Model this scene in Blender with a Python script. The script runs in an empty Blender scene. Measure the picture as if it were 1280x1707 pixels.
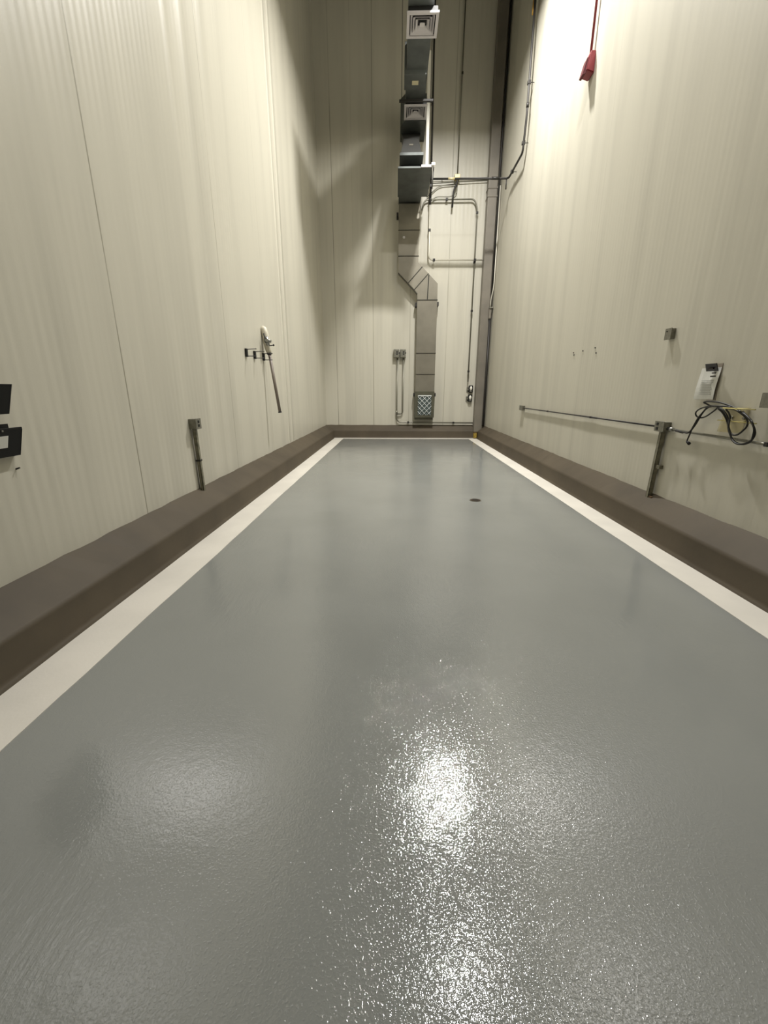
import bpy, bmesh, math, random
from mathutils import Vector, Matrix
random.seed(7)
COL = bpy.context.scene.collection
R = math.radians

# ------------------------------------------------------------------ colours / materials
def lin(c):
    return tuple(((v/255)/12.92 if v/255 <= .04045 else ((v/255+.055)/1.055)**2.4) for v in c) + (1,)

def mat(name, rgb, rough=.5, metal=0., spec=.5, noise=0., nscale=3., bump=0., bscale=40., rgb2=None, coat=0., alpha=None, trans=0.):
    m = bpy.data.materials.new(name); m.use_nodes = True
    nt = m.node_tree; b = nt.nodes['Principled BSDF']
    b.inputs['Base Color'].default_value = lin(rgb)
    b.inputs['Roughness'].default_value = rough
    b.inputs['Metallic'].default_value = metal
    b.inputs['Specular IOR Level'].default_value = spec
    b.inputs['Coat Weight'].default_value = coat
    b.inputs['Transmission Weight'].default_value = trans
    if alpha is not None: b.inputs['Alpha'].default_value = alpha
    tc = nt.nodes.new('ShaderNodeTexCoord')
    if noise or rgb2:
        n = nt.nodes.new('ShaderNodeTexNoise'); n.inputs['Scale'].default_value = nscale; n.inputs['Detail'].default_value = 5
        nt.links.new(tc.outputs['Object'], n.inputs['Vector'])
        mx = nt.nodes.new('ShaderNodeMix'); mx.data_type = 'RGBA'
        c2 = rgb2 or tuple(max(0, v*(1-noise)) for v in rgb)
        mx.inputs['A'].default_value = lin(rgb); mx.inputs['B'].default_value = lin(c2)
        rp = nt.nodes.new('ShaderNodeMapRange'); rp.inputs['From Min'].default_value = .38; rp.inputs['From Max'].default_value = .65
        nt.links.new(n.outputs['Fac'], rp.inputs['Value']); nt.links.new(rp.outputs['Result'], mx.inputs['Factor'])
        nt.links.new(mx.outputs['Result'], b.inputs['Base Color'])
    if bump:
        n2 = nt.nodes.new('ShaderNodeTexNoise'); n2.inputs['Scale'].default_value = bscale; n2.inputs['Detail'].default_value = 3
        nt.links.new(tc.outputs['Object'], n2.inputs['Vector'])
        bp = nt.nodes.new('ShaderNodeBump'); bp.inputs['Strength'].default_value = 1; bp.inputs['Distance'].default_value = bump
        nt.links.new(n2.outputs['Fac'], bp.inputs['Height']); nt.links.new(bp.outputs['Normal'], b.inputs['Normal'])
    return m

class NT:
    """tiny helper to write node maths"""
    def __init__(s, m): s.nt = m.node_tree
    def n(s, t, **k):
        o = s.nt.nodes.new(t)
        for a, v in k.items(): setattr(o, a, v)
        return o
    def set(s, sock, v):
        if isinstance(v, bpy.types.NodeSocket): s.nt.links.new(v, sock)
        else: sock.default_value = v
    def m(s, op, a, b=0., c=0.):
        o = s.n('ShaderNodeMath', operation=op)
        s.set(o.inputs[0], a); s.set(o.inputs[1], b)
        if op in ('MULTIPLY_ADD',): s.set(o.inputs[2], c)
        return o.outputs[0]
    def ramp(s, v, a, b, c=0., d=1.):
        o = s.n('ShaderNodeMapRange'); o.interpolation_type = 'SMOOTHSTEP'
        s.set(o.inputs['Value'], v); o.inputs['From Min'].default_value = a; o.inputs['From Max'].default_value = b
        o.inputs['To Min'].default_value = c; o.inputs['To Max'].default_value = d
        return o.outputs['Result']

WALL_RGB = (199, 195, 180)
def wall_mat(name, axis, seams, ridges=(), rib=.085, rib_amp=.0007, seam_dark=.55, rough=.34):
    """insulated metal wall panels: fine vertical ribs, caulked panel seams, slight waviness"""
    m = bpy.data.materials.new(name); m.use_nodes = True
    N = NT(m); b = m.node_tree.nodes['Principled BSDF']
    tc = N.n('ShaderNodeTexCoord'); sep = N.n('ShaderNodeSeparateXYZ')
    N.nt.links.new(tc.outputs['Object'], sep.inputs[0])
    u = sep.outputs[axis]; z = sep.outputs[2]
    seam = None
    for s_, w, str_ in seams:
        d = N.m('ABSOLUTE', N.m('SUBTRACT', u, s_))
        g = N.m('MULTIPLY', N.ramp(d, w*.4, w, 1., 0.), str_)
        seam = g if seam is None else N.m('MAXIMUM', seam, g)
    # seams fade in and out a little along their height
    vn = N.n('ShaderNodeTexNoise'); vn.inputs['Scale'].default_value = .7; vn.inputs['Detail'].default_value = 3
    N.nt.links.new(tc.outputs['Object'], vn.inputs['Vector'])
    seam = N.m('MULTIPLY', seam, N.ramp(vn.outputs['Fac'], .3, .6, .35, 1.))
    # stretched noise: streaks running down the panels
    mp = N.n('ShaderNodeMapping'); mp.inputs['Scale'].default_value = (2.2, 2.2, .16)
    N.nt.links.new(tc.outputs['Object'], mp.inputs['Vector'])
    st = N.n('ShaderNodeTexNoise'); st.inputs['Scale'].default_value = 1.3; st.inputs['Detail'].default_value = 4
    N.nt.links.new(mp.outputs[0], st.inputs['Vector'])
    # colour
    mx = N.n('ShaderNodeMix', data_type='RGBA')
    mx.inputs['A'].default_value = lin(WALL_RGB); mx.inputs['B'].default_value = lin(tuple(v*.955 for v in WALL_RGB))
    N.set(mx.inputs['Factor'], N.ramp(st.outputs['Fac'], .4, .68))
    mx2 = N.n('ShaderNodeMix', data_type='RGBA')
    N.nt.links.new(mx.outputs['Result'], mx2.inputs['A']); mx2.inputs['B'].default_value = lin((96, 90, 66))
    N.set(mx2.inputs['Factor'], N.m('MULTIPLY', seam, seam_dark))
    N.nt.links.new(mx2.outputs['Result'], b.inputs['Base Color'])
    # height
    rs = N.m('SINE', N.m('MULTIPLY', u, 2*math.pi/rib))
    big = N.n('ShaderNodeTexNoise'); big.inputs['Scale'].default_value = .55; big.inputs['Detail'].default_value = 2
    N.nt.links.new(tc.outputs['Object'], big.inputs['Vector'])
    h = N.m('MULTIPLY', N.m('MULTIPLY', rs, rib_amp), N.ramp(big.outputs['Fac'], .35, .65, .25, 1.3))
    h = N.m('ADD', h, N.m('MULTIPLY', st.outputs['Fac'], .009))
    for c, w, a in ridges:
        d = N.m('DIVIDE', N.m('SUBTRACT', u, c), w)
        g = N.m('POWER', math.e, N.m('MULTIPLY', N.m('MULTIPLY', d, d), -1.))
        h = N.m('ADD', h, N.m('MULTIPLY', g, a))
    h = N.m('SUBTRACT', h, N.m('MULTIPLY', seam, .002))
    op = N.n('ShaderNodeTexNoise'); op.inputs['Scale'].default_value = 90; op.inputs['Detail'].default_value = 1
    N.nt.links.new(tc.outputs['Object'], op.inputs['Vector'])
    h = N.m('ADD', h, N.m('MULTIPLY', op.outputs['Fac'], .00025))
    bp = N.n('ShaderNodeBump'); bp.inputs['Strength'].default_value = 1; bp.inputs['Distance'].default_value = 1
    N.nt.links.new(h, bp.inputs['Height']); N.nt.links.new(bp.outputs['Normal'], b.inputs['Normal'])
    b.inputs['Roughness'].default_value = rough; b.inputs['Specular IOR Level'].default_value = .5
    return m

def floor_mat():
    m = bpy.data.materials.new('grey_epoxy'); m.use_nodes = True
    N = NT(m); b = m.node_tree.nodes['Principled BSDF']
    tc = N.n('ShaderNodeTexCoord')
    def noise(sc, det=2, vec=None, rough=.5):
        n = N.n('ShaderNodeTexNoise'); n.inputs['Scale'].default_value = sc; n.inputs['Detail'].default_value = det
        n.inputs['Roughness'].default_value = rough
        N.nt.links.new(vec or tc.outputs['Object'], n.inputs['Vector']); return n.outputs['Fac']
    mx = N.n('ShaderNodeMix', data_type='RGBA')
    mx.inputs['A'].default_value = lin((136, 138, 134)); mx.inputs['B'].default_value = lin((131, 133, 129))
    N.set(mx.inputs['Factor'], N.ramp(noise(.8, 3), .35, .65))
    N.nt.links.new(mx.outputs['Result'], b.inputs['Base Color'])
    # heavier broadcast texture in a lane along the middle of the floor
    sep = N.n('ShaderNodeSeparateXYZ'); N.nt.links.new(tc.outputs['Object'], sep.inputs[0])
    xw = N.m('ADD', sep.outputs[0], N.m('MULTIPLY', noise(.6, 2), .8))
    lane = N.m('MULTIPLY', N.ramp(xw, -.6, .5, .45, 1.), N.ramp(xw, 1.1, 2.0, 1., .35))
    # resin texture: small broadcast pimples, trowel sweeps and a few ridges
    peel = N.m("MULTIPLY", N.m("ADD", N.m("MULTIPLY", noise(FL["s1"], 1.5), FL["a1"]), N.m("MULTIPLY", N.ramp(noise(FL["s1"]*1.25, 1.), .5, .8), FL["ap"])), lane)
    mid = N.m('MULTIPLY', noise(FL['s2'], 2), FL['a2'])
    mp = N.n('ShaderNodeMapping'); mp.inputs['Rotation'].default_value = (0, 0, R(38)); mp.inputs['Scale'].default_value = (14, 3.2, 1)
    N.nt.links.new(tc.outputs['Object'], mp.inputs['Vector'])
    sweep = noise(1.6, 4, mp.outputs[0], .6)
    patch = N.ramp(noise(.9, 2), .48, .68)
    sw = N.m('MULTIPLY', N.m('MULTIPLY', sweep, patch), FL['a3'])
    h = N.m('ADD', N.m('ADD', peel, mid), sw)
    bp = N.n('ShaderNodeBump'); bp.inputs['Strength'].default_value = 1; bp.inputs['Distance'].default_value = 1
    N.nt.links.new(h, bp.inputs['Height']); N.nt.links.new(bp.outputs['Normal'], b.inputs['Normal'])
    b.inputs['Roughness'].default_value = FL['rough']
    b.inputs['Specular IOR Level'].default_value = FL['spec']
    return m
FL = dict(s1=110, a1=.00078, ap=.00042, s2=30, a2=.0006, a3=.0035, rough=.05, spec=.7)

M = {}
M['wall_left'] = wall_mat('cream_panels_left', 1,
    [(1.35, .010, .8), (3.73, .010, 1.), (6.12, .009, .9), (8.03, .008, .5), (11.9, .012, .6)],  # faint line by the hooks: seam mixed with drip and hook shadow
    ridges=[(9.26, .06, .030), (9.58, .07, .034), (5.35, .07, .010), (5.75, .10, .014), (6.3, .09, .008), (12.9, .08, .006)], rib_amp=.00055)
M['wall_right'] = wall_mat('cream_panels_right', 1,
    [(2.3, .008, .25), (7.1, .008, .25), (9.5, .008, .2)], rib=.078, rib_amp=.00028, rough=.42)
M['wall_back'] = wall_mat('cream_panels_back', 0,
    [(-1.955, .016, 1.), (-1.36, .012, .3), (-.75, .016, .9), (.43, .014, .7), (1.0, .01, .25), (1.603, .014, .8), (2.2, .01, .2)],
    rib=.12, rib_amp=.0009, rough=.42)
M['floor'] = floor_mat()
M['line'] = mat('white_line_paint', (222, 217, 206), .42, noise=.04, nscale=2, bump=.0008, bscale=50)
M['curb'] = mat('taupe_coved_curb', (84, 75, 61), .62, noise=.12, nscale=1.6, bump=.0012, bscale=16, spec=.3)
M['ceiling'] = mat('ceiling_deck', (60, 60, 58), .7)
M['galv'] = mat('galvanised_sheet', (146, 141, 128), .42, .6, noise=.07, nscale=2.5, bump=.001, bscale=3)
M['olive_sheet'] = mat('olive_grey_sheet', (96, 95, 80), .5, .4, noise=.1, nscale=3)
M['sheet_mid'] = mat('mid_grey_flange', (66, 66, 64), .5, .3)
M['sleeve'] = mat('beige_sleeve', (160, 150, 136), .5)
M['galv_dark'] = mat('weathered_sheet', (92, 96, 94), .5, .4, noise=.15, nscale=3)
M['seam_dark'] = mat('dark_joint_strip', (58, 56, 48), .6, .3)  # dark strips along the duct joints and folds
M['diffuser'] = mat('painted_diffuser', (186, 182, 184), .45)
M['sticker'] = mat('sticker_paper', (190, 182, 150), .6)
M['white_metal'] = mat('white_painted_metal', (235, 232, 220), .35)
M['steel_grey'] = mat('grey_painted_steel', (128, 122, 111), .5, .1, noise=.12, nscale=1.5, bump=.002, bscale=12)
M['rusty'] = mat('rusted_steel', (104, 80, 54), .7, .1, rgb2=(74, 60, 42), nscale=14)
M['yellow'] = mat('yellow_paint', (176, 148, 60), .5, noise=.3, nscale=30)
M['conduit'] = mat('conduit_metal', (128, 126, 114), .38, .6)
M['conduit_dark'] = mat('dark_iron_pipe', (52, 50, 48), .5, .4)
M['conduit_white'] = mat('pale_conduit', (214, 210, 196), .4, .1)
M['brass'] = mat('brass_fitting', (196, 182, 140), .4, .3)
M['brass_pipe'] = mat('brass_pipe', (224, 178, 92), .35, .3)
M['box_metal'] = mat('pressed_steel_box', (136, 134, 122), .45, .5, noise=.12, nscale=30)
M['strut'] = mat('strut_channel', (140, 136, 116), .5, .2, noise=.2, nscale=20)
M['black'] = mat('black_plastic', (14, 14, 14), .55, spec=.3)
M['rubber'] = mat('black_rubber', (24, 23, 22), .7)
M['cable'] = mat('black_cable', (18, 15, 10), .5)
M['paper'] = mat('paper_sheet', (226, 226, 220), .55)
M['print'] = mat('faint_print', (176, 176, 172), .6)
M['ink'] = mat('dark_print', (84, 80, 78), .6)
M['clip'] = mat('maroon_clip', (22, 11, 14), .4)
M['red'] = mat('red_enamel', (134, 50, 56), .6)
M['red_dark'] = mat('red_lens', (84, 24, 28), .6, spec=.2)
M['pvc'] = mat('ivory_pipe', (208, 202, 184), .45)
M['rodgrey'] = mat('grey_drain_tube', (128, 118, 108), .5)
M['valve'] = mat('valve_metal', (150, 150, 146), .3, .9)
M['mesh_white'] = mat('white_wire', (236, 240, 238), .4)
M['filter'] = mat('teal_filter', (86, 98, 96), .8, noise=.25, nscale=60)
M['hanger'] = mat('yellow_plastic', (202, 190, 124), .45)
M['hanger_plate'] = mat('clear_yellow_plastic', (196, 182, 128), .4, alpha=.3)
M['drain'] = mat('drain_bronze', (70, 56, 42), .5, .6, noise=.3, nscale=60)
M['drain_rim'] = mat('drain_rim', (120, 116, 104), .4, .6)
M['chrome'] = mat('chrome_cover', (236, 236, 240), .15, 1.)
M['slot'] = mat('slot_black', (10, 10, 10), .6)

# ------------------------------------------------------------------ mesh helpers
def box(bm, x0, y0, z0, x1, y1, z1, bev=0.):
    g = bmesh.ops.create_cube(bm, size=1.)
    vs = g['verts']
    for v in vs:
        v.co = Vector(((x0+x1)/2+v.co.x*(x1-x0), (y0+y1)/2+v.co.y*(y1-y0), (z0+z1)/2+v.co.z*(z1-z0)))
    if bev:
        es = list({e for v in vs for e in v.link_edges})
        bmesh.ops.bevel(bm, geom=es, offset=bev, segments=2, affect='EDGES', profile=.6)
    return bm

def tube(bm, pts, r, seg=12, cap=True):
    """sweep a circle along points (radius may be a list)"""
    pts = [Vector(p) for p in pts]
    n = len(pts); rr = r if isinstance(r, (list, tuple)) else [r]*n
    t0 = (pts[1]-pts[0]).normalized()
    up = Vector((0, 0, 1)) if abs(t0.z) < .9 else Vector((1, 0, 0))
    nx = t0.cross(up).normalized(); rings = []
    for i, p in enumerate(pts):
        if i == 0: t = (pts[1]-p)
        elif i == n-1: t = (p-pts[i-1])
        else: t = ((pts[i+1]-p).normalized()+(p-pts[i-1]).normalized())
        t.normalize()
        nx = (nx - t*nx.dot(t)).normalized(); ny = t.cross(nx)
        rings.append([bm.verts.new(p+(nx*math.cos(2*math.pi*k/seg)+ny*math.sin(2*math.pi*k/seg))*rr[i]) for k in range(seg)])
    for a, b in zip(rings, rings[1:]):
        for k in range(seg):
            f = bm.faces.new((a[k], a[(k+1) % seg], b[(k+1) % seg], b[k])); f.smooth = True
    if cap:
        bm.faces.new(rings[0]); bm.faces.new(rings[-1][::-1])
    return bm

def bend(pts, rad=.1, n=6):
    """round the corners of a polyline"""
    pts = [Vector(p) for p in pts]; out = [pts[0]]
    for a, b, c in zip(pts, pts[1:], pts[2:]):
        u = (a-b); v = (c-b); k = min(rad, u.length*.45, v.length*.45)
        p, q = b+u.normalized()*k, b+v.normalized()*k
        for i in range(n+1):
            t = i/n; out.append(p*(1-t)**2+b*2*t*(1-t)+q*t*t)
    out.append(pts[-1]); return out

def spline(pts, n=8):
    pts = [Vector(p) for p in pts]; P = [pts[0]*2-pts[1]]+pts+[pts[-1]*2-pts[-2]]; out = []
    for i in range(1, len(P)-2):
        a, b, c, d = P[i-1:i+3]
        for k in range(n):
            t = k/n
            out.append(.5*((2*b)+(c-a)*t+(2*a-5*b+4*c-d)*t*t+(3*b-a-3*c+d)*t**3))
    out.append(pts[-1]); return out

def prism(bm, poly, axis, a, b):
    """extrude a polygon given in the other two axes from a to b along axis"""
    def P(p, t):
        l = list(p); l.insert(axis, t); return Vector(l)
    A = [bm.verts.new(P(p, a)) for p in poly]; B = [bm.verts.new(P(p, b)) for p in poly]
    bm.faces.new(A); bm.faces.new(B[::-1]); n = len(poly)
    for k in range(n): bm.faces.new((A[k], B[k], B[(k+1) % n], A[(k+1) % n]))
    return bm

def hexa(bm, lo, hi):
    """solid between two quads (4 points each)"""
    A = [bm.verts.new(p) for p in lo]; B = [bm.verts.new(p) for p in hi]
    bm.faces.new(A[::-1]); bm.faces.new(B)
    for k in range(4): bm.faces.new((A[k], A[(k+1) % 4], B[(k+1) % 4], B[k]))
    return bm

def ellipsoid(bm, c, s, seg=16):
    g = bmesh.ops.create_uvsphere(bm, u_segments=seg, v_segments=seg//2, radius=1)
    for v in g['verts']: v.co = Vector((c[0]+v.co.x*s[0], c[1]+v.co.y*s[1], c[2]+v.co.z*s[2]))
    for f in bm.faces: f.smooth = True
    return bm

def obj(name, bm, m, parent=None, label=None):
    bmesh.ops.recalc_face_normals(bm, faces=bm.faces[:])
    me = bpy.data.meshes.new(name); bm.to_mesh(me); bm.free()
    me.materials.append(M[m] if isinstance(m, str) else m)
    o = bpy.data.objects.new(name, me); COL.objects.link(o)
    if parent:
        bpy.context.view_layer.update()
        o.parent = parent; root = parent
        off = Vector()
        while root: off += root.location; root = root.parent
        # mesh is written in world coordinates: shift into the parent's space
        me.transform(Matrix.Translation(-off))
    if label: o['label'] = label
    return o

def B(): return bmesh.new()

def thing(name, label, cat, loc, group=None):
    o = bpy.data.objects.new(name, None); COL.objects.link(o); o.location = loc
    o.empty_display_size = .05
    o['label'] = label; o['category'] = cat
    if group: o['group'] = group
    return o

def tag(o, label, cat, group=None):
    o['label'] = label; o['category'] = cat
    if group: o['group'] = group
    return o

def struct(name, bm, m):
    o = obj(name, bm, m); o['kind'] = 'structure'; return o

# ------------------------------------------------------------------ the room
XL, XR, YB, YF, ZC = -2.37, 2.96, 14.4, -9.5, 12.4
struct('floor', box(B(), XL-.3, YF-.3, -.2, XR+.3, YB+.3, 0), 'floor')
struct('wall_left', box(B(), XL-.25, YF-.25, 0, XL, YB+.25, ZC), 'wall_left')
struct('wall_right', box(B(), XR, YF-.25, 0, XR+.25, YB+.25, ZC), 'wall_right')
struct('wall_back', box(B(), XL, YB, 0, XR, YB+.25, ZC), 'wall_back')
struct('wall_front', box(B(), XL, YF-.25, 0, XR, YF, ZC), 'wall_back')
struct('ceiling', box(B(), XL-.25, YF-.25, ZC, XR+.25, YB+.25, ZC+.2), 'ceiling')

def jit(a): return random.uniform(-a, a)
def curb(name, axis, wall, edge, t0, t1):
    """coved curb: rises upright from the floor, then slopes back up to the wall"""
    bm = B(); s = 1 if edge > wall else -1; n = int((t1-t0)/.16); rows = []
    low = 0
    for i in range(n+1):
        t = t0+(t1-t0)*i/n
        low = low*.9+jit(.0012)
        prof = [(wall, .0), (wall, .418+jit(.005)+low), (edge-s*.03+low, .262+low*.6), (edge-s*.012+low, .247), (edge-s*.004+low, .225),
                (edge-s*.004+low, .04), (edge+s*.006+low, .016), (edge+s*.03+low, 0.002), (edge+s*.03+low, 0.)]
        r = []
        for p, z in prof:
            r.append(bm.verts.new((p, t, z) if axis == 1 else (t, p, z)))
        rows.append(r)
    for a, b in zip(rows, rows[1:]):
        for k in range(len(a)-1):
            f = bm.faces.new((a[k], a[k+1], b[k+1], b[k])); f.smooth = k not in (1,)
    bm.faces.new(rows[0]); bm.faces.new(rows[-1][::-1])
    return struct(name, bm, 'curb')
curb('baseboard_left', 1, XL, -2.10, YF, YB)
curb('baseboard_right', 1, XR, 2.735, YF, YB)
curb('baseboard_back', 0, YB, 14.20, XL, XR)

# white painted border: one continuous band on the floor, about 3 mm thick
def band(name, x0f, x1f, t0, t1, axis):
    bm = B(); n = int((t1-t0)/.2); rows = []; w = 0
    for i in range(n+1):
        t = t0+(t1-t0)*i/n; w = w*.8+jit(.003)
        q = []
        for a, z in ((x0f, 0.), (x0f, .003), (x1f+w, .003), (x1f+w, 0.)):
            q.append(bm.verts.new((a, t, z) if axis == 1 else (t, a, z)))
        rows.append(q)
    for a, b in zip(rows, rows[1:]):
        for k in range(3): bm.faces.new((a[k], a[k+1], b[k+1], b[k]))
    bm.faces.new(rows[0]); bm.faces.new(rows[-1][::-1])
    return struct(name, bm, 'line')
band('trim_1', -2.085, -1.755, YF, 14.19, 1)
band('trim_2', 2.72, 2.43, YF, 14.19, 1)
band('trim_3', 14.19, 13.96, -1.76, 2.435, 0)

# ------------------------------------------------------------------ floor drain
t = thing('floor_drain', 'small round bronze drain cover set in the grey floor', 'drain', (1.18, 5.91, 0))
bm = B(); tube(bm, [(1.18, 5.91, 0), (1.18, 5.91, .004)], .085, 32); obj('rim', bm, 'drain_rim', t)
bm = B(); tube(bm, [(1.18, 5.91, .003), (1.18, 5.91, .008)], .072, 32)
obj('cover', bm, 'drain', t)
bm = B()
for k in range(-2, 3): box(bm, 1.18-.05+abs(k)*.008, 5.91+k*.024-.004, .0078, 1.18+.05-abs(k)*.008, 5.91+k*.024+.004, .0095)
obj('slots', bm, 'slot', t)

# ------------------------------------------------------------------ back wall: galvanised duct dropping to the floor grille
DF = 14.12
t = thing('wall_duct', 'galvanised rectangular duct with an offset bend dropping down the far wall', 'duct', (.94, 14.26, .60))
def duct_piece(name, poly, mm='galv', y0=DF, y1=YB-.005):
    return obj(name, prism(B(), poly, 1, y0, y1), mm, t)
duct_piece('upper_section', [(.04, 6.12), (.655, 6.12), (.655, 6.79), (.04, 6.79)])
duct_piece('upper_section', [(.04, 5.44), (.645, 5.44), (.645, 6.11), (.04, 6.11)])
duct_piece('elbow', [(.04, 5.43), (.04, 4.995), (.345, 4.712), (.762, 5.150), (.645, 5.27), (.645, 5.43)])
duct_piece('elbow', [(.352, 4.706), (.538, 4.53), (.955, 4.968), (.769, 5.144)])
duct_piece('elbow', [(.545, 4.523), (.628, 4.42), (.632, 4.238), (1.252, 4.238), (1.248, 4.69), (.962, 4.961)])
duct_piece('lower_section', [(.632, 2.70), (1.254, 2.70), (1.254, 4.23), (.632, 4.23)])
duct_piece('lower_section', [(.632, 2.06), (1.254, 2.06), (1.254, 2.69), (.632, 2.69)])
duct_piece('lower_section', [(.632, 1.52), (1.254, 1.52), (1.254, 2.05), (.632, 2.05)], 'galv')
# slip joints / standing seams
def bar(name, x0, z0, x1, z1, w=.018, m='seam_dark', y=DF, d=.012):
    a, b = Vector((x0, 0, z0)), Vector((x1, 0, z1)); n = (b-a).normalized(); p = Vector((-n.z, 0, n.x))*w/2
    poly = [((a+p).x, (a+p).z), ((b+p).x, (b+p).z), ((b-p).x, (b-p).z), ((a-p).x, (a-p).z)]
    return obj(name, prism(B(), poly, 1, y-d, y+.01), m, t)
bar('seam', .03, 6.115, .665, 6.115); bar('seam', .03, 5.435, .655, 5.435)
bar('seam', .345, 4.708, .765, 5.148, .022); bar('seam', .538, 4.525, .96, 4.966, .022)
bar('seam', .625, 4.235, 1.26, 4.235, .024); bar('seam', .625, 2.695, 1.26, 2.695, .02)
bar('seam', .63, 2.055, 1.256, 2.055, .012)
bar('fold', .972, 4.93, .945, 4.25, .03)
bar('fold', .04, 4.985, .628, 4.405, .02)
# rivet row plate on the upper piece
obj('inspection_cap', tube(B(), [(.20, DF-.012, 5.93), (.20, DF+.002, 5.93)], .035, 16), 'diffuser', t)
# side brackets
for x, z, s in ((.03, 6.53, -1), (.632, 4.12, -1), (1.254, 4.14, 1), (.632, 1.42, -1), (1.254, 1.42, 1)):
    bm = B(); x0, x1 = (x-.055, x) if s < 0 else (x, x+.05)
    box(bm, x0, DF+.03, z-.06, x1, YB-.005, z+.05, .004); obj('wall_bracket', bm, 'conduit_dark', t)
# grille box at the foot
gb = B()
x0, x1, z0, z1 = .615, 1.262, .685, 1.52
gx0, gx1, gz0, gz1 = .725, 1.168, .76, 1.40
for q in ((x0, z0, gx0, z1), (gx1, z0, x1, z1), (gx0, z0, gx1, gz0), (gx0, gz1, gx1, z1)):
    box(gb, q[0], DF-.02, q[1], q[2], YB-.005, q[3])
obj('grille_frame', gb, 'olive_sheet', t)
obj('filter_pad', box(B(), gx0, DF+.012, gz0, gx1, DF+.03, gz1), 'filter', t)
def clip(p, q):
    # clip a segment to the grille opening (Liang-Barsky)
    t0, t1 = 0., 1.; d = (q[0]-p[0], q[1]-p[1])
    for pp, qq in ((-d[0], p[0]-gx0), (d[0], gx1-p[0]), (-d[1], p[1]-gz0), (d[1], gz1-p[1])):
        if pp == 0: continue
        r_ = qq/pp
        if pp < 0: t0 = max(t0, r_)
        else: t1 = min(t1, r_)
    if t0 >= t1: return None
    return (p[0]+d[0]*t0, p[1]+d[1]*t0), (p[0]+d[0]*t1, p[1]+d[1]*t1)
gr = B()
for s in (1, -1):
    for k in range(-8, 12):
        c = .785+k*.156
        r_ = clip((c-2*s, 1.30-2*1.02), (c+2*s, 1.30+2*1.02))
        if r_: tube(gr, [(r_[0][0], DF-.004+.004*s, r_[0][1]), (r_[1][0], DF-.004+.004*s, r_[1][1])], .0065, 6)
for k in range(3):
    for j in range(4):
        tube(gr, [(.785+k*.156, DF-.018, 1.30-j*.159), (.785+k*.156, DF, 1.30-j*.159)], .012, 10)
box(gr, gx0, DF-.02, 1.375, gx1, DF, 1.402)
obj('wire_grille', gr, 'mesh_white', t, 'white wire lattice grille')
obj('bottom_flange', box(B(), .625, DF+.03, .615, 1.235, YB-.01, .683, .004), 'olive_sheet', t)

# ------------------------------------------------------------------ overhead ducting
t = thing('duct_platform_box', 'wide flat dark box above the wall duct, jutting out from the far wall', 'duct box', (.41, 12.8, 6.75))
obj('housing', box(B(), 0., 12.03, 6.75, .835, 13.6, 6.79, .004), 'galv_dark', t)
obj('rear_filler', hexa(B(), [(.03, 13.6, 6.755), (.665, 13.6, 6.755), (.665, YB-.01, 6.865), (.03, YB-.01, 6.865)], [(.03, 13.6, 6.79), (.665, 13.6, 6.79), (.665, YB-.01, 7.0), (.03, YB-.01, 7.0)]), 'galv_dark', t)  # filler added behind the box to stop light leaking through the gap
obj('front_lip', box(B(), .57, 12.0, 6.755, .875, 12.03, 6.81, .004), 'diffuser', t, 'pale front lip')  # pale piece stands for the lit right part of the front edge
obj('corner_tab', box(B(), .815, 11.97, 6.78, .90, 12.0, 6.84, .004), 'white_metal', t)
obj('hanger_strap', tube(B(), [(.875, 12.06, 6.78), (.857, 12.06, 6.46), (.85, 12.10, 6.34)], .012, 8), 'conduit_dark', t)

t = thing('overhead_duct', 'dark rectangular duct run high up along the room into the far wall', 'duct', (.42, 12.6, 6.792))
obj('riser', hexa(B(), [(.14, 12.95, 7.76), (.53, 12.95, 7.76), (.53, 13.4, 7.76), (.14, 13.4, 7.76)],
                  [(.10, 14.0, 8.40), (.62, 14.0, 8.40), (.62, YB-.02, 8.40), (.10, YB-.02, 8.40)]), 'sheet_mid', t)
obj('collar_flange', box(B(), .04, 12.05, 7.02, .62, 13.35, 7.08, .006), 'galv_dark', t, 'mid grey flange')
obj('collar_neck', box(B(), .07, 12.5, 6.792, .59, 13.3, 7.02, .004), 'black', t)
obj('hood', hexa(B(), [(.07, 12.1, 7.08), (.58, 12.1, 7.08), (.58, 13.3, 7.08), (.07, 13.3, 7.08)],
                 [(.14, 12.9, 7.76), (.53, 12.9, 7.76), (.53, 13.35, 7.76), (.14, 13.35, 7.76)]), 'sheet_mid', t)
obj('sticker', hexa(B(), [(.28, 12.50, 7.43), (.38, 12.50, 7.43), (.38, 12.52, 7.43), (.28, 12.52, 7.43)],
                    [(.28, 12.58, 7.50), (.38, 12.58, 7.50), (.38, 12.60, 7.50), (.28, 12.60, 7.50)]), 'galv', t)
obj('elbow_box', prism(B(), [(.06, 13.62), (.18, 13.42), (.74, 13.42), (.74, 13.5), (.74, YB-.01), (.06, YB-.01)], 2, 8.40, 8.98), 'galv_dark', t)
obj('straight_run', box(B(), .18, 10.0, 8.52, .66, 13.42, 8.98), 'galv_dark', t)
obj('damper_box', box(B(), .135, 11.80, 8.43, .625, 12.31, 9.02, .006), 'galv_dark', t)
obj('sticker', box(B(), .315, 12.0, 8.424, .462, 12.13, 8.431), 'sticker', t, 'small yellowish sticker')
obj('hanger_rod', tube(B(), [(.08, 12.72, 8.46), (.08, 12.72, ZC)], .008, 6), 'conduit_dark', t)
obj('hanger_rod', tube(B(), [(.80, 12.72, 8.46), (.80, 12.72, ZC)], .008, 6), 'conduit_dark', t)
obj('trapeze_bar', box(B(), .02, 12.69, 8.425, .86, 12.75, 8.465), 'conduit_dark', t)

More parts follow.
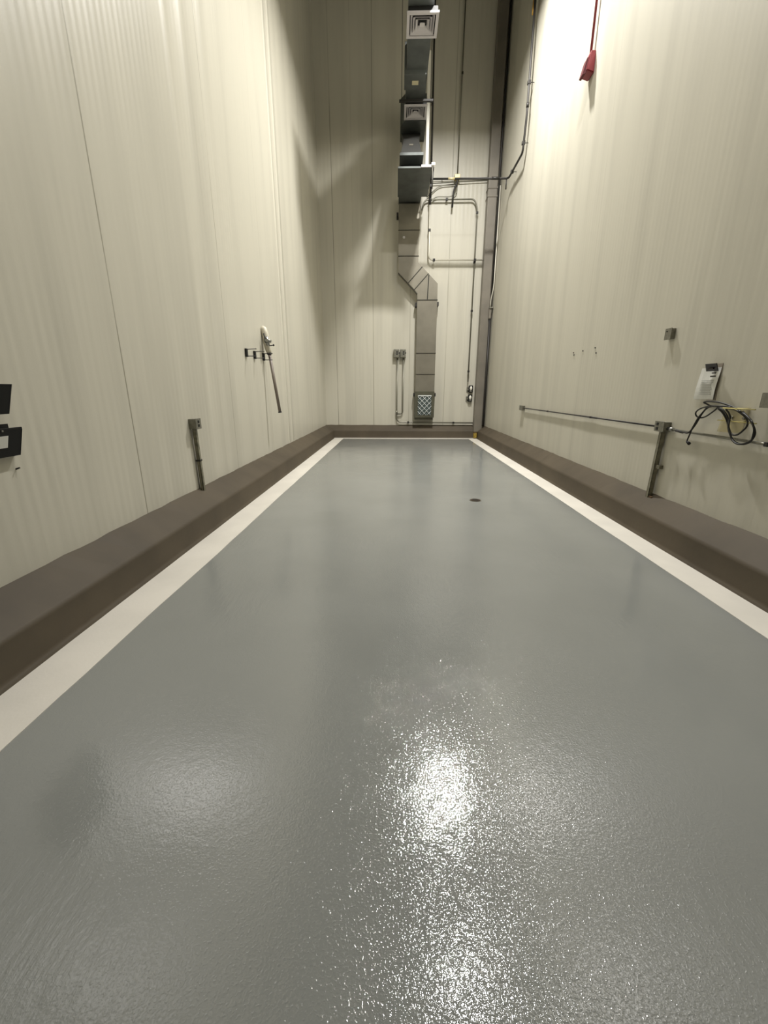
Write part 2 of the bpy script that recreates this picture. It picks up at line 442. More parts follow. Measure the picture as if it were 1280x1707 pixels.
def ring(bm, cx, cy, z, w, th, h, slope=0.):
    """square ring seen from below, its inner edge raised by slope"""
    def q(a, zz): return [(cx-a, cy-a, zz), (cx+a, cy-a, zz), (cx+a, cy+a, zz), (cx-a, cy+a, zz)]
    o1 = [bm.verts.new(p) for p in q(w, z)]; i1 = [bm.verts.new(p) for p in q(w-th, z+slope)]
    o2 = [bm.verts.new(p) for p in q(w, z+h)]; i2 = [bm.verts.new(p) for p in q(w-th, z+h+slope)]
    for k in range(4):
        j = (k+1) % 4
        bm.faces.new((o1[k], o1[j], i1[j], i1[k])); bm.faces.new((o2[k], i2[k], i2[j], o2[j]))
        bm.faces.new((o1[k], o2[k], o2[j], o1[j])); bm.faces.new((i1[k], i1[j], i2[j], i2[k]))
    return bm
def diffuser(cx, cy, z, w, label):
    d = thing('air_diffuser', label, 'vent', (cx, cy, z), 'ceiling air diffusers on the overhead duct')
    obj('frame', ring(B(), cx, cy, z, w, .055, .03), 'diffuser', d)
    bm = B(); box(bm, cx-w+.03, cy-w+.03, z+.10, cx+w-.03, cy+w-.03, z+.115)
    for sx in (-1, 1):
        box(bm, cx+sx*(w-.03)-.006, cy-w+.03, z+.02, cx+sx*(w-.03)+.006, cy+w-.03, z+.11)
        box(bm, cx-w+.03, cy+sx*(w-.03)-.006, z+.02, cx+w-.03, cy+sx*(w-.03)+.006, z+.11)
    obj('plenum', bm, 'slot', d)
    for k, a in enumerate((w-.075, w-.125, w-.175)):
        obj('louver', ring(B(), cx, cy, z+.008, a, .045, .006, .05), 'diffuser', d)
    bm = B(); box(bm, cx-.05, cy-.05, z+.012, cx+.05, cy+.05, z+.02); obj('centre_plate', bm, 'diffuser', d)
    for sx in (-1, 1):
        obj('screw', tube(B(), [(cx+sx*.055, cy-.07, z+.0), (cx+sx*.055, cy-.07, z+.02)], .012, 10), 'slot', d)
diffuser(.455, 10.46, 8.40, .305, 'square louvred air diffuser, the nearer and larger of the two overhead')
diffuser(.44, 13.10, 8.40, .29, 'square louvred air diffuser farther back, nearest the far wall')

t = thing('pale_riser_duct', 'narrow pale vertical duct lit brightly behind the right edge of the dark overhead duct', 'duct', (.79, 13.54, 6.792))
obj('shaft', box(B(), .75, 13.48, 6.792, .83, 13.60, 9.9, .004), 'white_metal', t)
obj('coupling', box(B(), .745, 13.47, 7.02, .85, 13.61, 7.07, .003), 'white_metal', t)
obj('coil', tube(B(), spline([(.71, 13.45, 7.02), (.76, 13.44, 7.04), (.80, 13.44, 7.15), (.79, 13.44, 7.27), (.75, 13.45, 7.33)]), .012, 8), 'conduit_dark', t)

# ------------------------------------------------------------------ pipes and conduits on the back wall
def run(name, label, cat, pts, r, m, rad=.12, straps=(), sr=1.9, strap_mat=None, group=None, wallaxis=1, wallpos=YB):
    t = thing(name, label, cat, pts[0], group)
    obj('pipe', tube(B(), bend(pts, rad), r, 12), m, t)
    for p in straps:
        p = Vector(p); q = p.copy(); q[wallaxis] = wallpos
        bm = B(); k = r*1.45
        box(bm, p.x-k, p.y-k, p.z-k, p.x+k, p.y+k, p.z+k, r*.3)
        if (p-q).length > k: tube(bm, [p, q], .007, 8)
        obj('strap', bm, strap_mat or 'conduit_dark', t)
    return t

run('black_pipe', 'thick black vertical pipe right of the overhead duct, far wall', 'pipe',
    [(.935, 14.2, ZC-.01), (.965, 14.2, 6.98)], .026, 'conduit_dark', straps=[(.93, 14.2, 9.25), (.962, 14.2, 7.25)])
t = run('conduit_bend', 'pale conduit dropping beside the duct then turning right to the column', 'conduit',
    [(.955, 14.25, 6.97), (.965, 14.25, 5.36), (2.62, 14.25, 5.35)], .024, 'conduit_white', .14,
    straps=[(.962, 14.25, 6.15), (1.12, 14.25, 5.36), (2.36, 14.25, 5.35)])
obj('coupling', tube(B(), [(.955, 14.25, 6.80), (.955, 14.25, 7.08)], .036, 12), 'conduit_dark', t)
run('conduit_loop', 'grey conduit looping over from the duct and dropping to the two small outlets', 'conduit',
    [(.72, 14.3, 6.68), (.80, 14.3, 6.95), (2.26, 14.3, 6.95), (2.36, 14.3, 6.72), (2.36, 14.3, 1.82)], .022, 'conduit', .16,
    straps=[(1.45, 14.3, 6.95), (2.36, 14.3, 6.6), (2.36, 14.3, 5.3), (2.36, 14.3, 3.95), (2.36, 14.3, 2.15)])
run('conduit_vertical', 'thin dark conduit falling from the ceiling between duct and column', 'conduit',
    [(1.755, 14.3, ZC-.01), (1.735, 14.3, 7.55)], .017, 'conduit', straps=[(1.75, 14.3, 9.9)])
t = run('flexible_conduit', 'short flexible conduit curling down below the brass junction', 'conduit',
    [(1.73, 14.26, 7.5), (1.735, 14.26, 7.35), (1.63, 14.24, 7.15), (1.61, 14.24, 6.72)], .026, 'conduit_dark', .18)
obj('junction', box(B(), 1.64, 14.2, 7.44, 1.80, YB, 7.54, .01), 'brass', t, 'brass-coloured junction fitting')
run('conduit_bend', 'thin conduit sweeping left from the brass junction down to the duct', 'conduit',
    [(1.74, 14.32, 7.40), (1.74, 14.32, 7.10), (1.55, 14.32, 7.02), (1.12, 14.32, 7.03), (.9, 14.32, 6.86)], .014, 'conduit', .14)
run('conduit_bend', 'thin conduit stepping down left just above the sweeping one', 'conduit',
    [(1.70, 14.34, 7.34), (1.22, 14.34, 7.31), (.86, 14.34, 7.02)], .013, 'conduit', .14)
run('thin_conduit', 'upper of two thin lines crossing the far wall to the column', 'conduit',
    [(.98, 14.33, 7.46), (2.62, 14.33, 7.49)], .011, 'conduit', straps=[(1.3, 14.33, 7.466)])
run('thin_conduit', 'lower of two thin lines crossing the far wall to the column', 'conduit',
    [(.98, 14.33, 7.36), (2.62, 14.33, 7.42)], .011, 'conduit')
# gas / sprinkler pipe leaving the right wall
PX = 2.85
t = run('gas_pipe', 'dark pipe coming down the right wall then crossing left in front of the far wall', 'pipe',
    [(PX, 11.50, ZC-.01), (PX, 11.35, 7.45), (PX, 11.46, 6.77), (PX, 12.70, 6.79), (.90, 12.70, 6.80)], .024, 'conduit_dark', .10,
    straps=[(PX, 11.37, 8.0), (PX, 11.45, 6.95), (PX, 12.35, 6.785)], wallaxis=0, wallpos=XR)
obj('brass_coupling', tube(B(), [(PX, 11.475, 9.22), (PX, 11.468, 9.44)], .036, 12), 'brass_pipe', t)
obj('union', tube(B(), [(PX, 11.345, 7.55), (PX, 11.345, 7.63)], .032, 12), 'conduit_dark', t)
obj('tee', tube(B(), [(2.62, 12.7, 6.795), (2.42, 12.7, 6.797)], .034, 12), 'conduit_dark', t)
obj('drop_nipple', tube(B(), [(2.80, 12.7, 6.79), (2.80, 12.7, 6.55)], .016, 10), 'conduit_dark', t)
obj('band', tube(B(), [(1.30, 12.7, 6.80), (1.47, 12.7, 6.80)], .028, 12), 'brass', t, 'brass band coloured pale where light hits')  # paleness from light on the pipe is put into the band colour

# twin grey boxes with their conduits
grp = 'grey outlet boxes on the far wall'
for x0, lab in ((-.085, 'left grey steel outlet box of the pair left of the duct'), (.128, 'right grey steel outlet box of the pair left of the duct')):
    x1 = x0+.178
    t = thing('outlet_box', lab, 'electrical box', ((x0+x1)/2, YB, 2.575), grp)
    obj('box_body', box(B(), x0, 14.26, 2.575, x1, YB, 2.83, .006), 'box_metal', t)
    obj('cover_plate', box(B(), x0+.008, 14.252, 2.585, x1-.008, 14.262, 2.82, .003), 'box_metal', t)
    for k in range(2):
        obj('receptacle', box(B(), x0+.085, 14.246, 2.66+k*.065, x0+.13, 14.253, 2.70+k*.065, .002), 'slot', t)
    obj('toggle', box(B(), x1-.012, 14.242, 2.69, x1+.012, 14.262, 2.74, .003), 'slot', t)
t = run('outlet_conduit', 'long grey conduit from the left outlet box down and along the curb behind the duct', 'conduit',
    [(.035, 14.33, 2.57), (.03, 14.33, .515), (2.6, 14.33, .50)], .022, 'conduit', .17,
    straps=[(.42, 14.33, .515), (1.95, 14.33, .505)])
obj('tee_fitting', tube(B(), [(.031, 14.33, .78), (.031, 14.33, .90)], .032, 12), 'conduit', t)
run('outlet_conduit', 'short grey conduit from the right outlet box hooking left into the longer one', 'conduit',
    [(.235, 14.33, 2.57), (.228, 14.33, .80), (.05, 14.33, .79)], .022, 'conduit', .13)

# small chrome outlets near the column
for z, lab in ((1.60, 'upper black-rimmed chrome outlet cover near the corner column'), (1.305, 'lower black-rimmed chrome outlet cover near the corner column')):
    x = 2.475 if z > 1.5 else 2.465
    t = thing('covered_outlet', lab, 'outlet', (x, YB, z), 'chrome outlet covers by the corner column')
    obj('surround', box(B(), x-.07, 14.30, z-.115, x+.07, YB, z+.115, .03), 'black', t)
    bm = B(); ellipsoid(bm, (x+.002, 14.30, z+.02), (.042, .035, .07)); obj('dome_cover', bm, 'white_metal', t)  # bright reflection on the chrome dome put in as white colour
    obj('lower_flap', box(B(), x-.04, 14.285, z-.09, x+.04, 14.30, z-.055, .008), 'valve', t)
    obj('conduit_hub', tube(B(), [(x-.105, 14.34, z-.03), (x-.07, 14.34, z-.03)], .018, 10), 'conduit', t)
    obj('backplate', box(B(), x-.13, 14.37, z-.09, x-.05, YB, z+.06, .004), 'box_metal', t)

# ------------------------------------------------------------------ corner column
t = thing('corner_column', 'grey painted steel column in the right far corner with rusty foot', 'column', (2.74, 14.24, 0))
obj('shaft', box(B(), 2.61, 14.10, .22, 2.87, 14.38, ZC, .012), 'steel_grey', t)
bm = B(); hexa(bm, [(2.62, 14.11, .17), (2.70, 14.11, .17), (2.70, 14.37, .17), (2.62, 14.37, .17)],
               [(2.612, 14.102, .36), (2.87, 14.102, .36), (2.87, 14.37, .36), (2.612, 14.37, .36)]); obj('foot', bm, 'rusty', t, 'rusty brown foot')
obj('base_fitting', box(B(), 2.615, 14.06, .02, 2.715, 14.2, .185, .01), 'yellow', t, 'yellow painted base fitting')
for z in (6.92, 7.13):
    obj('clamp_band', box(B(), 2.60, 14.085, z, 2.88, 14.39, z+.04, .004), 'steel_grey', t)
run('corner_gap_shade', 'thin dark strip put in for the shaded gap between column and right wall', 'pipe',
    [(2.91, 14.08, ZC-.01), (2.90, 14.08, 3.98)], .022, 'conduit_dark')  # dark tube stands in for the shaded gap beside the column
t = thing('corner_conduit', 'pale conduit beside the corner column ending in a grey elbow fitting', 'conduit', (2.9, 13.95, .40))
obj('pipe', tube(B(), bend([(2.925, 13.98, 7.15), (2.925, 13.95, 4.55), (2.87, 14.0, 4.2), (2.88, 14.02, 3.98)], .15), .014, 10), 'conduit_white', t, 'pale upper conduit')
bm = B(); box(bm, 2.84, 13.98, 3.68, 2.91, 14.09, 3.98, .015); obj('elbow_fitting', bm, 'steel_grey', t)
bm = B(); box(bm, 2.84, 13.95, 3.96, 2.955, 14.09, 4.0, .01); obj('fitting_cap', bm, 'box_metal', t)
obj('lower_pipe', tube(B(), [(2.885, 14.03, 3.7), (2.90, 14.03, .42)], .034, 12), 'conduit_dark', t, 'thick dark lower pipe')

# ------------------------------------------------------------------ left wall
# wall file pockets at the left edge
def pocket(y0, y1, z0, z1, xb, xt, label, window):
    t = thing('wall_pocket', label, 'wall pocket', (XL, (y0+y1)/2, z0), 'black wall pockets by the left edge')
    th = .008
    bm = B()
    hexa(bm, [(XL, y0, z0), (xb, y0, z0), (xb, y1, z0), (XL, y1, z0)], [(XL, y0, z0+th), (xb, y0, z0+th), (xb, y1, z0+th), (XL, y1, z0+th)])
    for ya in (y0, y1-th):
        hexa(bm, [(XL, ya, z0), (xb, ya, z0), (xb, ya+th, z0), (XL, ya+th, z0)], [(XL, ya, z1), (xt, ya, z1), (xt, ya+th, z1), (XL, ya+th, z1)])
    box(bm, XL, y0, z0, XL+.006, y1, z1+.03)
    obj('shell', bm, 'black', t)
    bm = B()
    hexa(bm, [(xb-.01, y0, z0), (xb, y0, z0), (xb, y1, z0), (xb-.01, y1, z0)], [(xt-.01, y0, z1), (xt, y0, z1), (xt, y1, z1), (xt-.01, y1, z1)])
    obj('front_panel', bm, 'black', t)
    if window:
        a, b, c, d = window
        def fx(z): return xb+(xt-xb)*(z-z0)/(z1-z0)
        bm = B(); hexa(bm, [(fx(c)-.004, a, c), (fx(c)+.002, a, c), (fx(c)+.002, b, c), (fx(c)-.004, b, c)],
                       [(fx(d)-.004, a, d), (fx(d)+.002, a, d), (fx(d)+.002, b, d), (fx(d)-.004, b, d)])
        lc = obj('label_card', bm, 'paper', t, 'white card in the window')
        bm = B(); ym = (a+b)/2; box(bm, fx(c)+.001, b-.07, c+.025, fx(c)+.006, b-.035, c+.035)
        obj('printed_mark', bm, 'ink', lc)
        tb = obj('mounting_tab', box(B(), xt-.014, y1-.16, z1, xt, y1, z1+.012, .002), 'black', t)
        obj('screw', tube(B(), [(xt-.002, y1-.135, z1-.002), (xt+.003, y1-.135, z1-.002)], .006, 10), 'valve', t)
pocket(2.10, 2.47, 1.415, 1.585, -2.31, -2.25, 'upper black wall pocket cut off by the left edge', None)
pocket(2.10, 2.50, 1.165, 1.325, -2.33, -2.28, 'lower black wall pocket with a white label card at the left edge', (2.15, 2.405, 1.222, 1.292))
o = obj('wall_screw', tube(B(), [(XL, 2.485, 1.078), (XL+.022, 2.49, 1.086)], .005, 8), 'conduit_dark')
tag(o, 'tiny dark screw sticking out below the lower black pocket', 'screw')

# outlet post on the left
t = thing('outlet_post', 'steel channel post with small outlet box on the left wall curb', 'outlet post', (-2.33, 4.86, .30))
bm = B(); w = .04
for dy0, dy1, dx0, dx1 in ((0, .006, 0, w), (w-.006, w, 0, w), (0, w, w-.005, w)):
    hexa(bm, [(-2.356+dx0, 4.82+dy0, .33), (-2.356+dx1, 4.82+dy0, .33), (-2.356+dx1, 4.82+dy1, .33), (-2.356+dx0, 4.82+dy1, .33)],
             [(-2.352+dx0, 4.78+dy0, 1.15), (-2.352+dx1, 4.78+dy0, 1.15), (-2.352+dx1, 4.78+dy1, 1.15), (-2.352+dx0, 4.78+dy1, 1.15)])
box(bm, -2.345, 4.795, .33, -2.325, 4.80, 1.14)
obj('channel', bm, 'strut', t)
obj('conduit', tube(B(), [(-2.335, 4.845, .36), (-2.332, 4.805, 1.15)], .011, 10), 'conduit', t)
obj('clamp', box(B(), -2.362, 4.79, .742, -2.308, 4.85, .762, .003), 'conduit_dark', t)
obj('box_body', box(B(), XL, 4.75, 1.125, -2.286, 4.87, 1.235, .004), 'box_metal', t)
obj('cover_plate', box(B(), -2.288, 4.745, 1.12, -2.280, 4.875, 1.24, .003), 'box_metal', t)
obj('receptacle', box(B(), -2.281, 4.79, 1.145, -2.277, 4.83, 1.175, .002), 'slot', t)
obj('receptacle', box(B(), -2.281, 4.79, 1.188, -2.277, 4.83, 1.218, .002), 'slot', t)
obj('hub', tube(B(), [(-2.33, 4.80, 1.105), (-2.33, 4.80, 1.13)], .022, 12), 'box_metal', t)

# three U hooks
for y, z, lab in ((6.87, 2.07, 'nearest wall hook with black pad, left wall'), (7.27, 2.068, 'middle wall hook with black pad, left wall'),
             (7.75, 2.072, 'farthest wall hook with black pad, touching the leaning drain tube')):
    t = thing('wall_hook', lab, 'hook', (XL, y, z), 'hooks on the left wall')
    L = .17
    obj('rubber_pad', box(B(), XL, y-.035, z-.012, XL+.03, y+.035, z+.112, .006), 'rubber', t)
    for zz in (z, z+.1):
        obj('prong', tube(B(), [(XL+.02, y, zz), (XL+L, y, zz+(.006 if zz > z else 0))], .0058, 8), 'conduit_dark', t)
    bm = B(); ellipsoid(bm, (XL+L, y, z+.107), (.011, .011, .011), 10); obj('tip', bm, 'conduit', t)

# ivory pipe, valve and leaning drain tube
t = thing('drain_pipe', 'ivory pipe stub with metal valve and long grey tube leaning out from left wall', 'pipe', (-2.3, 7.8, 1.15))
YP = 7.80
pts = [(-2.37, YP, 2.595), (-2.335, YP, 2.575), (-2.315, YP, 2.50), (-2.29, YP, 2.34), (-2.283, YP, 2.28), (-2.275, YP, 2.235), (-2.268, YP, 2.19)]
obj('pipe_stub', tube(B(), pts[:4]+pts[4:], [.056, .062, .062, .060, .056, .050, .042], 16), 'pvc', t, 'ivory pipe stub')
bm = B(); tube(bm, [(-2.27, YP-.10, 2.45), (-2.245, YP-.10, 2.31)], .032, 10)
tube(bm, [(-2.30, YP-.10, 2.405), (-2.19, YP-.10, 2.37)], .026, 8)
tube(bm, [(-2.25, YP-.16, 2.385), (-2.25, YP-.03, 2.385)], .03, 10)
obj('valve_body', bm, 'valve', t)
bm = B(); tube(bm, [(-2.30, YP-.13, 2.50), (-2.265, YP-.13, 2.36)], .012, 8); box(bm, -2.29, YP-.15, 2.35, -2.245, YP-.12, 2.42, .004)
obj('valve_clamp', bm, 'conduit_dark', t)
bm = B(); tube(bm, [(-2.24, YP-.05, 2.305), (-2.165, YP-.05, 2.315)], .010, 8); ellipsoid(bm, (-2.163, YP-.05, 2.315), (.018, .018, .018), 10)
obj('valve_lever', bm, 'conduit_dark', t)
obj('collar', tube(B(), [(-2.268, YP, 2.20), (-2.262, YP, 2.165)], .040, 14), 'rubber', t)
obj('grey_tube', tube(B(), [(-2.262, YP, 2.18), (-2.145, YP, 1.16)], .027, 14), 'rodgrey', t, 'long grey tube')
obj('tube_end', tube(B(), [(-2.147, YP, 1.175), (-2.1445, YP, 1.155)], .032, 14), 'rubber', t)

# ------------------------------------------------------------------ right wall
# outlet post with strut
t = thing('outlet_post', 'steel channel post with outlet box standing on the right wall curb', 'outlet post', (2.92, 4.68, .36))
bm = B(); w = .045
def lean(z): return 4.665+(1.13-z)*.045
for a0, a1, b0, b1 in ((0, .005, 0, w), (w-.005, w, 0, w), (0, w, 0, .005)):
    z0, z1 = .36, 1.13
    hexa(bm, [(2.90+b0, lean(z0)-.02+a0, z0), (2.90+b1, lean(z0)-.02+a0, z0), (2.90+b1, lean(z0)-.02+a1, z0), (2.90+b0, lean(z0)-.02+a1, z0)],
             [(2.90+b0, lean(z1)-.02+a0, z1), (2.90+b1, lean(z1)-.02+a0, z1), (2.90+b1, lean(z1)-.02+a1, z1), (2.90+b0, lean(z1)-.02+a1, z1)])
obj('channel', bm, 'strut', t)
obj('conduit', tube(B(), [(2.925, lean(.4), .38), (2.925, lean(1.12), 1.13)], .012, 10), 'conduit', t)
obj('clamp', box(B(), 2.915, 4.60, .715, 2.958, 4.72, .755, .004), 'strut', t)
obj('foot_clip', box(B(), 2.905, 4.62, .365, 2.955, 4.73, .395, .004), 'rusty', t)
obj('box_body', box(B(), 2.885, 4.60, 1.125, XR, 4.755, 1.225, .004), 'box_metal', t)
obj('cover_plate', box(B(), 2.878, 4.595, 1.12, 2.886, 4.76, 1.23, .003), 'box_metal', t)
obj('receptacle', box(B(), 2.874, 4.69, 1.135, 2.879, 4.725, 1.165, .002), 'slot', t)
obj('receptacle', box(B(), 2.874, 4.69, 1.185, 2.879, 4.725, 1.215, .002), 'slot', t)
# conduits along the wall
t = run('wall_conduit', 'long thin conduit along the right wall from far small box to outlet post', 'conduit',
    [(2.935, 9.85, 1.165), (2.935, 4.76, 1.165)], .010, 'conduit_dark', straps=[(2.935, 8.3, 1.165), (2.935, 6.45, 1.165)], wallaxis=0, wallpos=XR)
obj('end_coupling', tube(B(), [(2.935, 6.75, 1.165), (2.935, 6.25, 1.165)], .012, 10), 'conduit_dark', t)
t = run('wall_conduit', 'grey thin conduit along the right wall from outlet post to the right edge', 'conduit',
    [(2.935, 4.60, 1.155), (2.935, 2.6, 1.135)], .012, 'conduit', straps=[(2.935, 3.36, 1.142)], wallaxis=0, wallpos=XR)
obj('connector', tube(B(), [(2.935, 4.60, 1.155), (2.935, 4.52, 1.154)], .020, 12), 'valve', t)
t = thing('junction_box', 'small grey box at the far end of the long wall conduit', 'electrical box', (XR, 9.97, 1.12))
obj('box_body', box(B(), 2.90, 9.84, 1.115, XR, 10.06, 1.215, .004), 'box_metal', t)
obj('cover_plate', box(B(), 2.895, 9.83, 1.11, 2.902, 10.07, 1.22, .002), 'box_metal', t)
t = thing('junction_box', 'small blank grey box alone at mid height on the right wall', 'electrical box', (XR, 4.86, 2.08))
obj('box_body', box(B(), 2.915, 4.82, 2.08, XR, 4.92, 2.185, .004), 'box_metal', t)
obj('cover_plate', box(B(), 2.910, 4.815, 2.075, 2.917, 4.925, 2.19, .002), 'box_metal', t)
obj('knockout', box(B(), 2.907, 4.88, 2.155, 2.911, 4.90, 2.165), 'slot', t)
t = thing('junction_box', 'grey box cut off by the right edge above the cable coil', 'electrical box', (XR, 3.45, 1.41))
obj('box_body', box(B(), 2.90, 3.36, 1.425, XR, 3.47, 1.53, .004), 'box_metal', t)
obj('cover_plate', box(B(), 2.893, 3.355, 1.42, 2.902, 3.475, 1.535, .002), 'box_metal', t)

# wall anchors
for i, (y, z) in enumerate(((7.44, 2.155), (7.41, 2.12), (7.08, 2.155), (6.66, 2.162), (6.61, 2.085))):
    o = obj('wall_anchor', tube(B(), [(XR, y, z), (XR-.012, y, z)], .010, 8), 'conduit_dark')
    tag(o, 'tiny dark wall plug in the scattered row on the right wall', 'wall plug', 'tiny wall plugs on the right wall')

# paper notice held by clip
t = thing('paper_notice', 'white printed paper hanging on the right wall under a dark clip', 'notice', (XR, 4.18, 1.47))
nY = 8; bm = B(); rows = []
for i in range(9):
    f = i/8; z = 1.47+.285*f; dx = .010+.012*math.sin(f*3.0)*(1-f)
    ya, yb = 4.32-.035*f, 4.06-.025*f
    rows.append([bm.verts.new((XR-dx-.004*math.cos(k*1.1), yb+(ya-yb)*k/6, z)) for k in range(7)])
for a, b in zip(rows, rows[1:]):
    for k in range(6): bm.faces.new((a[k], a[k+1], b[k+1], b[k]))
sheet = obj('sheet', bm, 'paper', t)
sm = sheet.modifiers.new('thickness', 'SOLIDIFY'); sm.thickness = .0012
def mark(y0, y1, z0, z1, m, nm='printed_block'):
    f = ((z0+z1)/2-1.47)/.285; dx = .010+.012*math.sin(f*3.0)*(1-f)
    obj(nm, box(B(), XR-dx-.0085, y0, z0, XR-dx-.0045, y1, z1), m, sheet)
mark(4.085, 4.15, 1.672, 1.684, 'ink', 'printed_heading'); mark(4.095, 4.14, 1.702, 1.712, 'ink', 'printed_heading')
for k in range(9): mark(4.09+random.random()*.03, 4.25, 1.515+k*.0155, 1.519+k*.0155, 'print', 'printed_line')
obj('backing_sleeve', box(B(), XR-.004, 4.045, 1.46, XR, 4.16, 1.79), 'sleeve', t)
bm = B(); hexa(bm, [(2.925, 4.05, 1.724), (2.933, 4.05, 1.724), (2.933, 4.195, 1.724), (2.925, 4.195, 1.724)],
               [(2.885, 4.03, 1.788), (2.893, 4.03, 1.788), (2.893, 4.17, 1.788), (2.885, 4.17, 1.788)])
box(bm, 2.90, 4.08, 1.74, XR, 4.14, 1.75)
obj('clip', bm, 'clip', t, 'dark maroon clip')

# cable hanger and coil; (a, b) = measured on the wall: a along the wall, b height
t = thing('cable_hanger', 'yellow plastic hanger plate with two rods on the right wall', 'hanger', (XR, 3.72, 1.19))
obj('plate', prism(B(), [(3.62, 1.41), (3.885, 1.41), (3.93, 1.19), (3.66, 1.20)], 0, XR-.012, XR-.004), 'hanger_plate', t, 'see-through yellow plate')
obj('rod', tube(B(), [(XR-.10, 3.80, 1.405), (XR-.10, 3.46, 1.405)], .005, 8), 'hanger', t)
obj('rod', tube(B(), [(XR-.05, 3.90, 1.295), (XR-.05, 3.48, 1.295)], .0045, 8), 'hanger', t)
for y in (3.66, 3.79): obj('screw', tube(B(), [(XR-.02, y, 1.325), (XR-.002, y, 1.325)], .012, 10), 'conduit', t)
obj('rod_stand_off', box(B(), XR-.105, 3.64, 1.395, XR-.004, 3.66, 1.41), 'hanger', t)
obj('rod_stand_off', box(B(), XR-.055, 3.64, 1.288, XR-.004, 3.66, 1.30), 'hanger', t)

# cable runs as (along the wall, height) in metres
CABLE = {
 'loop': [(3.904, 1.403), (3.855, 1.396), (3.823, 1.378), (3.789, 1.340), (3.764, 1.291), (3.748, 1.248), (3.709, 1.201), (3.652, 1.145), (3.603, 1.122), (3.557, 1.120), (3.512, 1.137), (3.481, 1.165), (3.462, 1.209), (3.465, 1.250), (3.492, 1.295), (3.533, 1.334), (3.587, 1.360), (3.654, 1.380), (3.702, 1.401), (3.765, 1.419), (3.830, 1.437), (3.895, 1.450), (3.959, 1.454), (4.041, 1.454), (4.099, 1.448), (4.107, 1.440), (4.068, 1.431), (4.014, 1.419), (3.955, 1.415), (3.885, 1.416), (3.816, 1.417), (3.763, 1.413)],
 'inner': [(3.891, 1.398), (3.838, 1.366), (3.797, 1.317), (3.765, 1.263), (3.723, 1.211), (3.680, 1.189), (3.636, 1.186), (3.598, 1.198), (3.571, 1.230), (3.558, 1.263), (3.565, 1.300), (3.593, 1.336), (3.628, 1.363), (3.677, 1.389), (3.715, 1.397), (3.774, 1.400), (3.816, 1.392), (3.788, 1.363), (3.759, 1.331), (3.740, 1.288), (3.723, 1.244), (3.690, 1.197), (3.644, 1.140), (3.581, 1.119), (3.529, 1.127), (3.484, 1.154), (3.464, 1.193), (3.455, 1.246), (3.482, 1.296), (3.523, 1.324), (3.576, 1.347), (3.640, 1.381)],
 'left': [(3.904, 1.402), (3.928, 1.379), (3.976, 1.350), (4.034, 1.320), (4.089, 1.304), (4.139, 1.305), (4.166, 1.322), (4.167, 1.347), (4.141, 1.372), (4.091, 1.396), (4.027, 1.409), (3.971, 1.415), (4.011, 1.410), (4.046, 1.388), (4.078, 1.351), (4.116, 1.303), (4.152, 1.246), (4.184, 1.199), (4.201, 1.163), (4.211, 1.120), (4.215, 1.081), (4.205, 1.060)],
 'tail': [(3.979, 1.413), (4.032, 1.398), (4.072, 1.360), (4.110, 1.313), (4.145, 1.252), (4.176, 1.203), (4.205, 1.162), (4.234, 1.147), (4.273, 1.149), (4.311, 1.143)],
}
t = thing('cable_coil', 'coiled black cable looped over the yellow hanger with plug ends dangling', 'cable', (2.9, 3.75, 1.15))
def cab(key, r, wob, nm='cable_loop'):
    p = [(2.895+wob*math.sin(i*.9+len(key)), a, b) for i, (a, b) in enumerate(CABLE[key])]
    return obj(nm, tube(B(), spline(p, 5), r, 8), 'cable', t)
cab('loop', .0075, .012); cab('inner', .0072, .014); cab('left', .0068, .008, 'cable_tail'); cab('tail', .0075, .006, 'cable_tail')
a, b = CABLE['left'][-1]
bm = B(); tube(bm, [(2.895, a+.012, b+.004), (2.895, a-.028, b-.012)], [.010, .016], 10); obj('plug', bm, 'rubber', t)
a, b = CABLE['tail'][-1]
bm = B(); tube(bm, [(2.895, a-.01, b), (2.895, a+.10, b+.012)], [.009, .012], 10); obj('plug', bm, 'rubber', t)

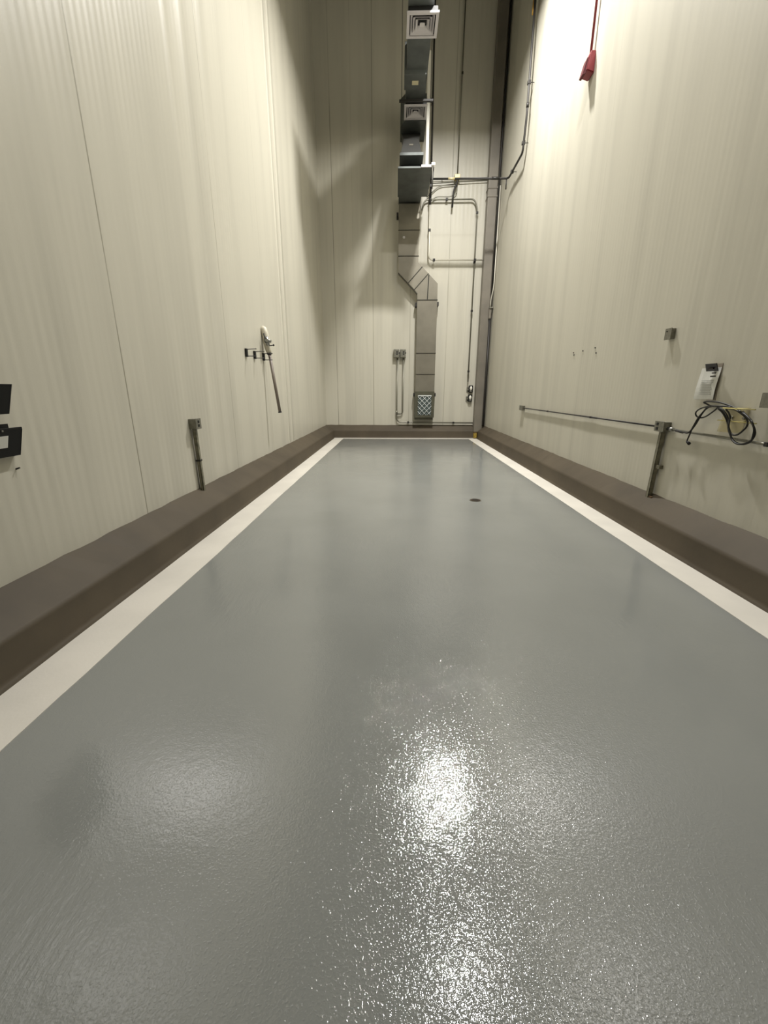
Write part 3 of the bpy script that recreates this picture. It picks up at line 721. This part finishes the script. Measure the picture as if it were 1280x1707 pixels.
# red strobe with its red conduit
t = thing('alarm_horn', 'red alarm horn high on the right wall, end of the red conduit', 'alarm', (XR, 8.1, 6.2))
bm = B(); hexa(bm, [(2.83, 7.93, 6.19), (XR, 7.96, 6.17), (XR, 8.17, 6.17), (2.83, 8.14, 6.19)],
                   [(2.87, 7.96, 6.42), (XR, 7.96, 6.42), (XR, 8.17, 6.42), (2.87, 8.14, 6.42)])
bmesh.ops.bevel(bm, geom=bm.edges[:], offset=.015, segments=2, affect='EDGES')
obj('housing', bm, 'red', t)
bm = B(); hexa(bm, [(2.79, 7.97, 6.16), (2.83, 7.95, 6.16), (2.83, 8.12, 6.16), (2.79, 8.10, 6.16)],
                   [(2.84, 7.98, 6.36), (2.875, 7.97, 6.38), (2.875, 8.12, 6.38), (2.84, 8.10, 6.36)]); obj('strobe_lens', bm, 'red_dark', t, 'darker front lens')
obj('back_box', box(B(), 2.89, 7.98, 6.20, XR, 8.15, 6.455, .01), 'red', t)
o = obj('red_conduit', tube(B(), [(2.915, 8.065, 6.45), (2.915, 8.04, ZC)], .018, 12), 'red')
tag(o, 'straight red conduit rising from the red alarm horn up the right wall', 'conduit')

# ------------------------------------------------------------------ light
def lamp(x, y, z, watts, size=.40, spread=153, col=(1, .98, .945)):
    l = bpy.data.lights.new('high_bay_lamp', 'AREA'); l.shape = 'DISK'; l.size = size; l.energy = watts; l.color = col
    l.spread = R(spread)
    o = bpy.data.objects.new('high_bay_lamp', l); COL.objects.link(o); o.location = (x, y, z); return o
lamp(1.50, 9.28, 9.9, 690)
lamp(1.48, 5.25, 10.0, 262)
w = bpy.data.worlds.new('world'); bpy.context.scene.world = w; w.use_nodes = True
w.node_tree.nodes['Background'].inputs[0].default_value = (0, 0, 0, 1)

# ------------------------------------------------------------------ camera
cam = bpy.data.cameras.new('camera'); co = bpy.data.objects.new('camera', cam); COL.objects.link(co)
cam.sensor_fit = 'VERTICAL'; cam.sensor_height = 36.; cam.lens = 687.87/1707*36.; cam.clip_end = 100; cam.clip_start = .02
fwd = Vector((-0.026630, 0.958922, -0.282416))
right = Vector((0.999611, 0.027881, 0.000411)).normalized(); fwd.normalize(); up = right.cross(fwd).normalized(); right = fwd.cross(up).normalized()
m = Matrix.Identity(4)
for i in range(3):
    m[i][0] = right[i]; m[i][1] = up[i]; m[i][2] = -fwd[i]
m.translation = Vector((0, 0, 1.55))
co.matrix_world = m
sc = bpy.context.scene; sc.camera = co
sc.view_settings.view_transform = 'Standard'; sc.view_settings.look = 'None'
sc.view_settings.gamma = 1; sc.view_settings.exposure = 0.; sc.view_settings.use_curve_mapping = False
